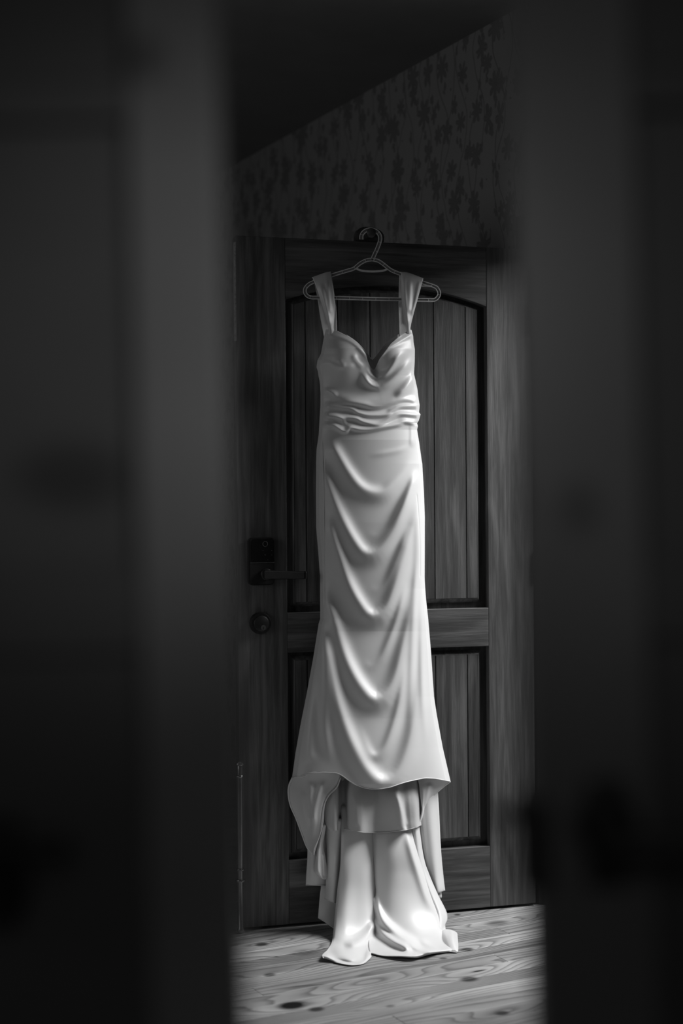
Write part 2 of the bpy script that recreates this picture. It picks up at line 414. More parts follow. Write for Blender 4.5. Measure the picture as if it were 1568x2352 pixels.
# raised planked panels
inL = uz(676, 1000)[0]; inR = uz(1097, 1000)[0]
seams = [inL] + [uz(x, 1000)[0] for x in (704, 779, 853, 926, 999, 1072)] + [inR]
upTop = uz(1097, 719)[1]; upBot = uz(1097, 1374)[1]; loTop = uz(1100, 1503)[1]; loBot = uz(1100, 1922)[1]
def parc(u): return arcz(u, upTop, rise * .98) if True else 0
g = .0022; PF = .009
for (zb, zt, isup) in ((upBot, None, True), (loBot, loTop, False)):
    for i in range(7):
        a, b_ = seams[i] + g / 2, seams[i + 1] - g / 2
        pts = [(a, zb), (b_, zb)] + ([(u, parc(u)) for u in np.linspace(b_, a, 6)] if isup else [(b_, zt), (a, zt)])
        poly_prism('plank', pts, PF, .026, M['door_v'], droot, .0009)
    # sloped bevel around the raised panel
    top = [(u, parc(u)) for u in np.linspace(inR, inL, 25)] if isup else [(inR, zt), (inL, zt)]
    inner = [(inL, zb), (inR, zb)] + top
    cx_, cz_ = (inL + inR) / 2, (zb + (zt if zt else upTop)) / 2
    outer = []
    bo = .013
    for (x, z) in inner:
        outer.append((x + (bo if abs(x - inR) < 1e-4 else -bo if abs(x - inL) < 1e-4 else 0), z + (-bo if z <= zb + 1e-6 else bo)))
    V = [(x, PF + .001, z) for x, z in inner] + [(x, .0235, z) for x, z in outer]; n = len(inner)
    mk('panel_bevel', V, [(i, (i + 1) % n, n + (i + 1) % n, n + i) for i in range(n)], M['door_v'], droot, False, local=True)
# pale strip on the latch edge: a highlight put into the colour
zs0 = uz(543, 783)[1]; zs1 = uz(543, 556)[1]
box('edge_highlight', (-.0045, .001, -.0012, .012, zs0, zs1), plain('edge_highlight_tone', .30, .4, 0, 150, .35), droot, .001)
lp = uz(541, 1316); box('latch_tongue', (-.006, .002, .01, .024, lp[1] - .012, lp[1] + .012), M['steel'], droot, .002)
# smart lock
def rrect(cx, cz, wd, ht, r, n=8):
    out = []
    for (sx, sz, a0) in ((1, 1, 0), (-1, 1, 90), (-1, -1, 180), (1, -1, 270)):
        for k in range(n + 1):
            a = math.radians(a0 + 90 * k / n); out.append((cx + sx * (wd / 2 - r) + r * math.cos(a), cz + sz * (ht / 2 - r) + r * math.sin(a)))
    return out
lu0, lz1 = uz(567, 1235); lu1, lz0 = uz(626, 1343)
lc = ((lu0 + lu1) / 2, (lz0 + lz1) / 2)
lock = poly_prism('lock_body', rrect(lc[0], lc[1], lu1 - lu0, lz1 - lz0, .013), -.026, 0.0, M['black'], droot, .003)
lock['label'] = 'black keypad lock body'
poly_prism('keypad', rrect(lc[0] + .002, lc[1] + .031, lu1 - lu0 - .010, (lz1 - lz0) * .5, .009), -.0275, -.025, M['keyface'], lock, .0008)
ru, rz_ = uz(601, 1249)
mkr = []
def ring_pts(cx, cz, r, y, n=40): return [(cx + r * math.cos(2 * math.pi * k / n), y, cz + r * math.sin(2 * math.pi * k / n)) for k in range(n + 1)]
def ltube(nm, pts, r, mat, par):
    o = tube(nm, np.array(pts), r, mat, None, 6); o.parent = par; return o
ltube('sensor_ring', ring_pts(ru + .004, rz_, .0072, -.028), .0006, M['steel'], lock)
dotz = [(601, 1274), (616, 1264), (616, 1274), (607, 1285), (596, 1264)]
for i, (a, b_) in enumerate(dotz):
    u, z = uz(a, b_); lathe('key_dot', [(.0012 if i else .0018, 0), (.0012 if i else .0018, .0008)], M['steel'], lock, (u + .004, -.0272, z), 'Y', 12)
u, z = uz(598, 1292); box('divider', (lu0 + .004, lu1 - .001, -.0275, -.024, z - .0009, z + .0009), M['steel'], lock)
u0, z0 = uz(606, 1318)
lathe('lever_rose', [(.017, 0), (.017, .01), (.0125, .014), (.011, .034)], M['black'], lock, (u0, -.026, z0), 'Y', 28)
u1, z1 = uz(689, 1321)
lvp = []
lv = boxes_bm([(u0 - .014, u1, -.066, -.050, z0 - .014, z0 + .013)], 0)
for v in lv.verts:
    if v.co.x > u0 + .03: v.co.z = z0 + (.0075 if v.co.z > z0 else -.0150)
bmesh.ops.bevel(lv, geom=lv.edges[:], offset=.0035, segments=3, affect='EDGES')
from_bm('lever', lv, M['black'], lock)
box('lever_tip', (u1 - .001, u1 + .005, -.066, -.040, z0 - .0150, z0 + .0075), M['black'], lock, .0025)
# deadbolt
u, z = uz(597, 1431)
db = lathe('deadbolt_plate', [(.0325, 0), (.0325, .006), (.029, .012), (.023, .013), (.0225, .020), (.02, .022)], M['black'], droot, (u, 0, z), 'Y', 40)
u, z = uz(601, 1440)
cyl = lathe('key_cylinder', [(.0075, 0), (.0075, .0015)], M['steel'], db, (u, -.022, z), 'Y', 24)
box('keyway', (u - .0009, u + .0009, -.0242, -.0232, z - .005, z + .002), M['seam'], db)
# hinges on the right edge
for zh in (.25, 1.0, 1.78): lathe('hinge', [(.007, 0), (.007, .09)], M['black'], droot, (DW + .006, -.002, zh), 'Z', 16)

# ------------------------------------------------------------------ coat peg on top of the door
pu, pz = uz(850, 541)
pg = empty('coat_peg', P(852, 552, 0.0) * np.array([1, 1, 0]) + np.array([0, 0, Z0 + DH]), math.atan2(DU[1], DU[0]),
           'dark wooden block with round peg on the top edge of the door', 'coat peg')
poly_prism('block', [(-.044, 0), (.042, 0), (.044, .022), (.034, .036), (.010, .046), (-.018, .046), (-.036, .040), (-.044, .024)], .004, .040, M['peg'], pg, .003)
lathe('peg', [(.009, -.01), (.009, .060), (.0125, .064), (.0145, .071), (.014, .078), (.008, .083), (.002, .084)], M['peg'], pg, (-.019, .012, .0145), 'Y', 28)

# ------------------------------------------------------------------ clothes hanger
HO = .062                                               # hanger plane in front of the door
hroot = empty('clothes_hanger', P(854, 560, HO), 0, 'pale plastic clothes hanger with ribbed grooved arms, carrying the wedding dress', 'hanger')
def flat_sweep(nm, px, width, d0, d1, mat, par, closed=False):
    """ribbon of rectangular section following a path in the hanger plane; width in px, d0..d1 offsets from the door"""
    p = np.asarray(px, float); T_ = np.gradient(p, axis=0)
    if closed: T_[0] = T_[-1] = p[1] - p[-2]
    T_ /= np.linalg.norm(T_, axis=1)[:, None]; Nn = np.stack([-T_[:, 1], T_[:, 0]], 1)
    a = p + Nn * width / 2; b_ = p - Nn * width / 2
    V = np.vstack([P(a[:, 0], a[:, 1], d1), P(b_[:, 0], b_[:, 1], d1), P(b_[:, 0], b_[:, 1], d0), P(a[:, 0], a[:, 1], d0)]); n = len(p)
    Fc = []
    for i in range(n - 1):
        for k in range(4):
            k2 = (k + 1) % 4; Fc.append((k * n + i, k2 * n + i, k2 * n + i + 1, k * n + i + 1))
    if not closed: Fc += [(0, n, 2 * n, 3 * n), (n - 1, 4 * n - 1, 3 * n - 1, 2 * n - 1)]
    o = mk(nm, V, Fc, mat, par, False)
    return o
def offs(px, d):
    p = np.asarray(px, float); T_ = np.gradient(p, axis=0); T_ /= np.linalg.norm(T_, axis=1)[:, None]
    return p + np.stack([-T_[:, 1], T_[:, 0]], 1) * d
hookp = crom([(829.5, 550), (830, 541), (834, 534), (841, 529), (851, 527), (861, 529.5), (868, 535), (872.5, 543), (872, 554), (866, 571), (860, 584), (854.5, 597)], 10)
leftp = crom([(854, 596), (841, 598), (827, 605), (815, 615), (808, 618.5), (796, 622), (763, 632), (735, 642), (720, 647.5), (709, 653), (701, 662), (700, 671), (705, 679), (714, 683), (730, 683.5), (769, 684), (858, 686.5), (921, 687.5), (980, 689), (997, 688.5), (1005, 683), (1008.5, 674), (1005, 664), (998, 658), (970, 648.5), (940, 637), (917, 628.5), (902, 622.5), (893, 617), (881, 607.5), (868, 599), (854, 596)], 6)
for nm, pth, wd in (('hook', hookp, 9.5), ('arms', leftp, 8.5)):
    h = flat_sweep(nm, pth, wd * .55, HO - .0012, HO + .0012, M['hanger_web'], hroot, nm == 'arms')
    for sgn in (1, -1):
        flat_sweep('rim', offs(pth, sgn * wd * .38), 2.1, HO - .0042, HO + .0042, M['hanger'], h, nm == 'arms')
    rs = resample(pth, 12 if nm == 'hook' else 46)
    for i in range(1, len(rs) - 1, 2 if nm == 'arms' else 2):
        t = rs[i + 1] - rs[i - 1]; t /= np.linalg.norm(t); nrm = np.array([-t[1], t[0]])
        flat_sweep('rib', np.array([rs[i] - nrm * wd * .35, rs[i] + nrm * wd * .35]), 1.3, HO - .0028, HO + .0028, M['hanger'], h)
flat_sweep('crescent_bar', crom([(817, 616), (826, 620.5), (840, 622.8), (854, 623.5), (868, 623), (882, 621), (890, 617.5)], 8), 4.6, HO - .004, HO + .004, M['hanger'], hroot)
flat_sweep('notch_bar', np.array([(966, 656.5), (980, 656.8), (992, 657.5)]), 3.6, HO - .003, HO + .003, M['hanger'], hroot)

# ------------------------------------------------------------------ the dress
dress = empty('wedding_dress', P(855, 2180, .16, 0.0), 0, 'long pale satin wedding dress with draped cowl folds hanging in front of the wooden door', 'dress')
def ridge_field(PX, PY, ridges):
    H_ = np.zeros_like(PX)
    for rd in ridges:
        pts, amp, wi, wo = rd[:4]; t0 = rd[4] if len(rd) > 4 else .15; t1 = rd[5] if len(rd) > 5 else .15
        sgnflip = rd[6] if len(rd) > 6 else 1
        c = resample(crom(pts, 10), 60)
        x0, x1 = c[:, 0].min() - 3 * max(wi, wo) - 5, c[:, 0].max() + 3 * max(wi, wo) + 5
        y0, y1 = c[:, 1].min() - 3 * max(wi, wo) - 5, c[:, 1].max() + 3 * max(wi, wo) + 5
        msk = (PX > x0) & (PX < x1) & (PY > y0) & (PY < y1)
        if not msk.any(): continue
        qx, qy = PX[msk], PY[msk]
        best = np.full(qx.shape, 1e9); sd = np.zeros_like(best); ss = np.zeros_like(best)
        for i in range(len(c) - 1):
            ax, ay = c[i]; dx, dy = c[i + 1] - c[i]; L2 = dx * dx + dy * dy
            t = np.clip(((qx - ax) * dx + (qy - ay) * dy) / L2, 0, 1)
            rx, ry = qx - ax - t * dx, qy - ay - t * dy; d2 = rx * rx + ry * ry
            up = d2 < best; best = np.where(up, d2, best)
            cr = dx * ry - dy * rx
            sd = np.where(up, -np.sign(cr) * np.sqrt(d2), sd); ss = np.where(up, (i + t) / (len(c) - 1), ss)
        sd = sd * sgnflip
        # crest lies outside of the drawn line by .7 wi, so the steepest inner slope is on the line
        e = sd + .7 * wi
        prof = np.where(e > 0, np.exp(-(e / wi) ** 2), np.exp(-(e / wo) ** 2))
        tp = np.clip(ss / max(t0, 1e-3), 0, 1); tq = np.clip((1 - ss) / max(t1, 1e-3), 0, 1)
        tp = tp * tp * (3 - 2 * tp); tq = tq * tq * (3 - 2 * tq)
        H_[msk] += amp * prof * tp * tq
    return H_
def grid_faces(nv, nu):
    i = np.arange(nv - 1)[:, None] * nu + np.arange(nu - 1)[None]
    return np.stack([i, i + nu, i + nu + 1, i + 1], -1).reshape(-1, 4)
def sheet_from(nm, PX, PY, OFF, mat, par, Hh=None, thick=.0012, hf=None):
    nv, nu = PX.shape
    V = P(PX.ravel(), PY.ravel(), OFF.ravel(), None if Hh is None else Hh.ravel())
    o = mk(nm, V, grid_faces(nv, nu), mat, par)
    if thick:
        md = o.modifiers.new('solid', 'SOLIDIFY'); md.thickness = thick; md.offset = 0
    return o
def up2(C, n, m):
    """bicubic catmull-rom upsampling of a control grid (rows x cols x k)"""
    C = np.asarray(C, float)
    A = np.stack([crom(C[:, j], n) for j in range(C.shape[1])], 1)
    return np.stack([crom(A[i], m) for i in range(A.shape[0])], 0)
def cloth(nm, rows, mat, par, ridges=(), n=10, m=8, thick=.0012, base_h=.004, lift=.6, floor=True):
    """rows of (px, py, off[, h])"""
    C = [[(c[0], c[1], c[2], c[3] if len(c) > 3 else base_h) for c in r] for r in rows]
    G = up2(C, n, m); PX, PY, OFF, Hh = G[..., 0], G[..., 1], G[..., 2], G[..., 3]
    R_ = ridge_field(PX, PY, ridges) if ridges else 0
    OFF = OFF + R_; Hh = np.maximum(Hh, .002) + lift * np.maximum(R_, 0)
    return sheet_from(nm, PX, PY, OFF, mat, par, Hh if floor else None, thick)

# --- front body, neckline to hem
Lp = np.array([(748, 757), (744, 774), (741, 792), (737, 813), (729, 828), (727, 843), (732.5, 862), (735, 885), (736, 903), (736, 931), (734, 960), (732, 998), (727, 1033), (726, 1060), (725.5, 1130), (726, 1210), (731, 1268), (735, 1325), (735.5, 1421), (732, 1432), (719, 1513), (705, 1590), (691, 1660), (679, 1727), (671, 1785)])
Rp = np.array([(944, 757), (948, 772), (949, 786), (952, 803), (951.6, 832), (950.6, 847), (950, 862), (954, 876), (958, 895), (960, 912), (963, 931), (961.5, 947), (965, 952), (961, 966), (957, 972), (959, 979), (957, 987), (962, 1017), (967.5, 1057), (969, 1065), (973, 1134), (975, 1191), (974.5, 1325), (975, 1352), (982.6, 1421), (989, 1497), (996, 1600), (1002, 1640), (1016, 1717), (1034, 1795)])
top = np.array([(748, 757), (757, 756), (775, 760), (790, 767), (807, 776), (822, 789), (833, 801), (843, 815), (850, 830), (857, 846), (864, 851), (869, 838), (873, 822), (882, 806), (894, 790), (912, 774), (930, 763), (944, 757)])
hem = np.array([(671, 1785), (683, 1783), (694, 1785.5), (712, 1776), (742, 1773.6), (771, 1775), (785, 1780), (801, 1793), (817, 1803), (838, 1810), (854, 1812), (873, 1812), (897, 1808), (919, 1800), (937, 1795), (956, 1791), (977, 1787), (999, 1788), (1015, 1791), (1034, 1795)])
NU, NV = 420, 1500
uu = np.linspace(0, 1, NU); uw = .5 - .5 * np.cos(np.pi * uu); uu = .45 * uu + .55 * uw
tt = (top[:, 0] - 748) / (944 - 748.); th = (hem[:, 0] - 671) / (1034 - 671.)
topy = np.interp(uu, tt, top[:, 1]); topy = np.convolve(np.pad(topy, 6, 'edge'), np.ones(13) / 13, 'valid')
hemy = np.interp(uu, th, hem[:, 1]); hemy = np.convolve(np.pad(hemy, 6, 'edge'), np.ones(13) / 13, 'valid')
vv = np.linspace(0, 1, NV)[:, None]
wt = np.clip(1 - vv / .22, 0, 1) ** 2; wh = np.clip(1 - (1 - vv) / .12, 0, 1) ** 2
PY = (800 + vv * (1790 - 800)) + wt * (topy - 800)[None] + wh * (hemy - 1790)[None]
def outline(arr, y): return np.interp(y, arr[:, 1], arr[:, 0])
PX = outline(Lp, PY) + (outline(Rp, PY) - outline(Lp, PY)) * uu[None]
U2 = 2 * uu[None] - 1
Bt = np.interp(PY, [757, 800, 850, 930, 1010, 1200, 1450, 1650, 1800], [.018, .048, .054, .047, .060, .064, .060, .070, .084])
B0 = np.interp(PY, [757, 850, 1450, 1800], [.058, .035, .03, .045])
ell = np.sqrt(np.clip(1 - np.abs(U2) ** 2.0, 0, 1))
base = B0 + Bt * ell
for (cx, cy, rx, ry, a) in ((783, 822, 42, 48, .024), (905, 815, 40, 48, .024)):
    base = base + a * np.exp(-((PX - cx) / rx) ** 2 - ((PY - cy) / ry) ** 2)
base = base - .016 * np.exp(-((PX - 862) / 16) ** 2 - ((PY - 845) / 30) ** 2)
RG = [
 # skirt cowl folds (left limb, bottom, right limb), amplitude, inner width, outer width
 ([(762, 1000), (771, 1018), (784, 1042), (807, 1080), (830, 1109), (853, 1122), (876, 1122), (895, 1107), (918, 1084), (937, 1057), (951, 1036)], 0.0110, 13, 20, .12, .45),
 ([(742, 1040), (750, 1070), (761, 1107), (780, 1157), (803, 1207), (826, 1245), (843, 1262), (862, 1258), (885, 1232), (905, 1200), (930, 1140), (952, 1075)], 0.0127, 14, 22, .15, .2),
 ([(838, 1215), (862, 1226), (883, 1214), (903, 1188), (922, 1152), (940, 1110), (953, 1070)], .0085, 9, 14, .5, .2),
 ([(757, 1160), (765, 1200), (773, 1232), (791, 1283), (810, 1337), (833, 1379), (856, 1405), (878, 1392), (896, 1350), (915, 1295), (932, 1240), (948, 1170), (957, 1110)], 0.0136, 14, 23, .12, .2),
 ([(846, 1340), (864, 1350), (880, 1338), (899, 1298), (918, 1250), (936, 1200)], .0085, 9, 14, .5, .3),
 ([(746, 1335), (755, 1362), (765, 1390), (780, 1432), (799, 1497), (818, 1540), (841, 1576), (864, 1597), (884, 1580), (900, 1545), (914, 1490), (929, 1425), (941, 1350), (951, 1270)], 0.0153, 15, 24, .12, .25),
 ([(832, 1505), (850, 1524), (868, 1510), (884, 1476), (900, 1436), (915, 1390), (930, 1330)], .0085, 9, 14, .5, .3),
 ([(744, 1400), (756, 1470), (768, 1530), (781, 1592), (795, 1640), (813, 1690), (836, 1737), (860, 1772), (880, 1786), (900, 1776), (918, 1742), (934, 1690), (944, 1630), (950, 1560), (954, 1480)], 0.0153, 16, 26, .15, .3),
 ([(820, 1640), (838, 1690), (856, 1728), (872, 1722), (888, 1690), (904, 1640), (918, 1580), (930, 1510)], .0085, 9, 14, .5, .3),
 # long hanging folds at the right
 ([(957, 1120), (953, 1250), (946, 1400), (938, 1550), (930, 1690)], 0.0068, 9, 9, .2, .3, -1),
 ([(963, 1180), (962, 1330), (962, 1480), (966, 1620), (974, 1740)], 0.0059, 8, 8, .2, .3, -1),
 # left soft folds
 ([(748, 1415), (752, 1520), (754, 1620), (763, 1710), (785, 1762)], 0.0085, 16, 14, .25, .25),
 ([(735, 1480), (728, 1580), (722, 1680), (718, 1760)], 0.0059, 14, 14, .3, .1),
 ([(742, 1000), (745, 1100), (747, 1250), (748, 1350)], 0.0026, 4, 5, .2, .2),
 # skirt top: fabric gathered at the right seam
 ([(941, 968), (942, 998), (941, 1018), (940, 1030)], .003, 5, 9, .3, .3, -1),
 ([(842, 1045), (880, 1037), (915, 1030), (940, 1018)], 0.0021, 6, 7, .4, .3),
 # waist pleats
 ([(740, 924), (760, 925), (799, 921), (834, 925), (859, 930), (884, 926), (916, 915), (940, 914), (961, 920)], .007, 7, 5, .08, .05),
 ([(740, 933), (775, 932), (807, 935), (824, 944), (849, 950), (884, 948), (899, 939), (920, 930), (963, 929)], .009, 6, 5, .06, .04),
 ([(740, 953), (778, 954), (815, 956), (834, 964), (861, 969.5), (878, 966), (900, 953), (920, 946), (965, 950)], .010, 7, 5, .06, .04),
 ([(738, 972), (765, 972), (780, 980), (792, 986), (804, 978), (830, 982), (859, 980), (910, 970), (928, 964), (958, 968)], .011, 8, 4, .06, .04),
 ([(742, 955), (770, 960), (786, 972), (792, 982)], .006, 7, 6, .2, .2, -1),
 # bodice
 ([(738, 885), (760, 898), (795, 907), (835, 915), (870, 915), (905, 903), (930, 878), (948, 845)], .008, 13, 10, .2, .2),
 ([(738, 899), (758, 905), (775, 914)], .006, 6, 6, .3, .3, -1),
 ([(815, 808), (819, 822), (828, 834), (839, 842)], .004, 6, 7, .25, .2),
 ([(838, 843), (841, 857), (850, 873), (864, 881), (884, 875), (905, 860), (928, 838), (947, 812)], .012, 9, 8, .2, .25),
 ([(845, 840), (852, 853), (863, 861), (880, 856), (896, 838), (910, 818), (930, 800)], .008, 7, 6, .2, .3),
 ([(900, 905), (920, 893), (938, 870), (949, 850)], .008, 10, 8, .3, .2),
 ([(731, 833), (755, 832), (772, 838), (790, 839.5), (817, 835)], .0038, 5, 5, .1, .15),
 ([(780, 822), (787, 831), (797, 836)], .002, 6, 6, .3, .3),
 ([(873, 836), (880, 815), (896, 799), (920, 785), (946, 771)], .006, 4, 4, .2, .05, -1),
 ([(752, 774), (780, 777), (808, 789), (828, 808), (846, 832)], .004, 4, 4, .1, .2, -1),
 ([(862, 847), (866, 826), (878, 805), (897, 788), (925, 772)], .004, 4, 3, .2, .1, -1),
]
RF = ridge_field(PX, PY, RG)
def blur(A, n, ax):
    k = np.ones(n) / n; pad = [(0, 0), (0, 0)]; pad[ax] = (n // 2, n // 2)
    return np.apply_along_axis(lambda r: np.convolve(r, k, 'valid'), ax, np.pad(A, pad, 'edge'))
for _ in range(2): RF = blur(blur(RF, 7, 1), 7, 0)
OFF = base + RF
# seam grooves on the side panels
def groove(pts, d, wd):
    global OFF
    f = ridge_field(PX, PY, [(pts, 1.0, wd, wd, .05, .05)]); OFF = OFF - d * f
groove([(743, 1000), (746, 1100), (747.5, 1200), (747.5, 1350), (745, 1400)], .0016, 1.6)
groove([(957, 1130), (962, 1190), (965, 1260), (965, 1330)], .0014, 1.5)
groove([(742, 800), (741, 860), (740, 930), (739, 1000)], .0012, 1.5)
edge = np.clip(np.minimum(uu, 1 - uu) / .03, 0, 1)[None]
OFF = OFF * edge + (B0 + (OFF - B0) * .6) * (1 - edge)
front = sheet_from('front_body', PX, PY, OFF, M['satin'], dress)
# rolled hem and rolled neckline follow the same surface
hemline = P(PX[-1], PY[-1], OFF[-1]); tube('hem_edge', hemline[::3], .0016, M['satin'], dress, 6)
# back of the dress, close to the door
ys = np.array([775, 800, 850, 900, 1000, 1150, 1300, 1420, 1500, 1600, 1700, 1785.])
rows = []
for y in ys:
    a, b_ = outline(Lp, y) + 1, outline(Rp, y) - 1
    rows.append([(a + (b_ - a) * t, y + max(0, 850 - y) * math.sin(math.pi * t), .028 - .006 * math.sin(math.pi * t)) for t in np.linspace(0, 1, 7)])
for r in rows: r[0] = (r[0][0], r[0][1], .036); r[-1] = (r[-1][0], r[-1][1], .036)
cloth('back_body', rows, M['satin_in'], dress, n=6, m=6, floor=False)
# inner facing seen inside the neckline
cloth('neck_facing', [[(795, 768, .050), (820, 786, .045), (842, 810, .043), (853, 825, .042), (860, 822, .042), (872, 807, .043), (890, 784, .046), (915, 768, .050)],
                      [(795, 800, .052), (820, 822, .050), (842, 842, .048), (853, 850, .046), (862, 852, .046), (872, 846, .046), (890, 822, .048), (915, 802, .052)],
                      [(797, 850, .045), (820, 860, .045), (842, 870, .045), (853, 872, .045), (862, 872, .045), (872, 870, .045), (890, 862, .045), (915, 850, .045)]], M['satin_in'], dress, n=6, m=6, floor=False)
# straps
def strap(rows, rg=()): return cloth('strap', rows, M['satin'], dress, rg, n=10, m=8, floor=False)
hk = HO
strap([[(745, 780, .046), (752, 780, .045), (762, 775, .045), (774, 768, .046)],
       [(735, 727, .045), (748, 727, .043), (760, 727, .042), (773, 727, .045)],
       [(729, 685, .046), (742, 685, .044), (756, 685, .044), (769, 685, .046)],
       [(720, 645, hk - .008), (735, 640, hk - .010), (748, 634, hk - .010), (761, 631, hk - .008)],
       [(716, 637.5, hk), (731, 632, hk), (746, 627, hk), (760, 624.5, hk)],
       [(720, 643, hk + .009), (734, 640, hk + .011), (748, 636, hk + .012), (761, 634, hk + .009)],
       [(733, 680, hk + .010), (743, 680, hk + .018), (755, 680, hk + .014), (767, 680, hk + .010)],
       [(745, 718, hk + .012), (751, 718, hk + .020), (759, 718, hk + .018), (768, 718, hk + .012)],
       [(754, 752, hk + .012), (757, 752, hk + .018), (761, 752, hk + .018), (766, 752, hk + .012)],
       [(752, 768, hk + .006), (757, 770, hk + .010), (763, 772, hk + .010), (769, 772, hk + .006)]],
      [([(738, 650), (748, 690), (756, 725), (760, 750)], .004, 5, 5, .2, .1), ([(752, 640), (757, 680), (761, 720)], .003, 4, 4, .2, .1)])
strap([[(917, 775, .045), (922, 770, .045), (928, 767, .045), (935, 764, .045)],
       [(915.5, 727, .045), (922, 727, .043), (930, 727, .043), (936, 727, .045)],
       [(915, 690, .046), (925, 690, .044), (935, 690, .044), (944, 690, .046)],
       [(917, 633, hk - .008), (935, 636, hk - .010), (955, 643, hk - .010), (969, 648, hk - .008)],
       [(918, 625, hk), (934, 626.5, hk), (955, 633, hk), (971, 639.5, hk)],
       [(921, 632, hk + .009), (935, 633, hk + .013), (953, 641, hk + .012), (970, 646, hk + .009)],
       [(922, 685, hk + .010), (932, 685, hk + .018), (945, 685, hk + .014), (959, 686, hk + .010)],
       [(928, 722, hk + .012), (934, 722, hk + .019), (941, 722, hk + .018), (949, 722, hk + .012)],
       [(934, 754, hk + .012), (936, 754, hk + .018), (939, 754, hk + .018), (942, 753, hk + .012)],
       [(931, 768, hk + .006), (936, 768, hk + .010), (940, 768, hk + .010), (945, 766, hk + .006)]],
      [([(930, 632), (932, 670), (935, 710), (938, 748)], .004, 5, 5, .1, .1), ([(944, 640), (944, 680), (942, 720)], .004, 5, 5, .2, .1), ([(965, 645), (957, 685), (947, 725)], .003, 3, 3, .1, .1)])

# --- layers below the front hem
Ys = 1740
# outermost back of the skirt: both hanging sides
cloth('back_skirt', [
   [(690, Ys, .04), (730, Ys, .055), (790, Ys, .035), (860, Ys, .04), (930, Ys, .045), (975, Ys, .060), (1000, Ys, .045)],
   [(700, 1850, .04), (730, 1850, .056), (790, 1850, .030), (860, 1850, .03), (940, 1850, .045), (980, 1850, .070), (1007, 1850, .045)],
   [(706, 1948, .04), (728, 1948, .058), (790, 1948, .028), (860, 1950, .025), (950, 1950, .045), (990, 1950, .075), (1012, 1948, .048)],
   [(703, 2010, .04), (728, 2010, .056), (790, 2005, .026), (860, 2005, .022), (965, 2005, .045), (998, 2010, .080), (1017, 2005, .05)],
   [(702, 2031, .04), (728, 2032, .052), (765, 2033, .034), (860, 2035, .022), (975, 2038, .045), (1003, 2046, .084), (1021, 2040, .055)],
   [(702, 2032.5, .038), (728, 2033, .050), (764, 2035, .032), (860, 2037, .022), (976, 2040, .045), (1000, 2052, .075), (1022, 2045, .045)]],
   M['satin'], dress, [([(967, 1830), (975, 1920), (985, 2000), (994, 2045)], .010, 8, 8, .2, .1)], floor=False)
tube('hem_edge', P(np.array([702, 715, 728, 745, 762]), np.array([2032, 2032.5, 2033, 2033.5, 2034.]), np.array([.041, .048, .053, .045, .035])), .0013, M['satin'], dress, 6)
cloth('under_hem', [[(985, 2040, .04), (1000, 2045, .05), (1013, 2047, .05)], [(990, 2052, .05), (1002, 2058, .06), (1014, 2060, .055)], [(993, 2060, .05), (1003, 2066, .055), (1011, 2063, .05)]], M['satin_in'], dress, n=6, m=6, floor=False)
# shaded left back fold that touches the floor
cloth('back_fold', [
   [(742, 1960, .036), (760, 1960, .040), (785, 1960, .040)],
   [(737, 2033, .036), (760, 2033, .046), (785, 2033, .046)],
   [(734, 2060, .038), (760, 2060, .050), (785, 2060, .052)],
   [(730.5, 2104, .05), (752, 2098, .062), (785, 2090, .06)],
   [(731, 2109, .052), (757, 2121, .07), (785, 2128, .075)],
   [(740, 2113, .05), (764, 2131, .08), (788, 2142, .085)]], M['satin'], dress, n=8, m=8)
# mid left flap
cloth('train_flap', [
   [(748, 1880, .062), (756, 1880, .080), (768, 1880, .086), (780, 1880, .070), (792, 1880, .055)],
   [(750, 1960, .060), (757, 1960, .080), (769, 1960, .090), (781, 1960, .070), (792, 1960, .055)],
   [(748, 2035, .060), (756, 2035, .082), (768, 2035, .092), (780, 2035, .07), (792, 2035, .055)],
   [(746, 2064, .062), (756, 2068, .086), (768, 2073, .094), (780, 2077, .072), (790, 2079, .056)]], M['satin'], dress, n=8, m=8, floor=False)
tube('hem_edge', P(np.array([746, 756, 768, 778.]), np.array([2064, 2068.5, 2073.5, 2077.]), np.array([.063, .087, .095, .078])), .0016, M['satin'], dress, 6)
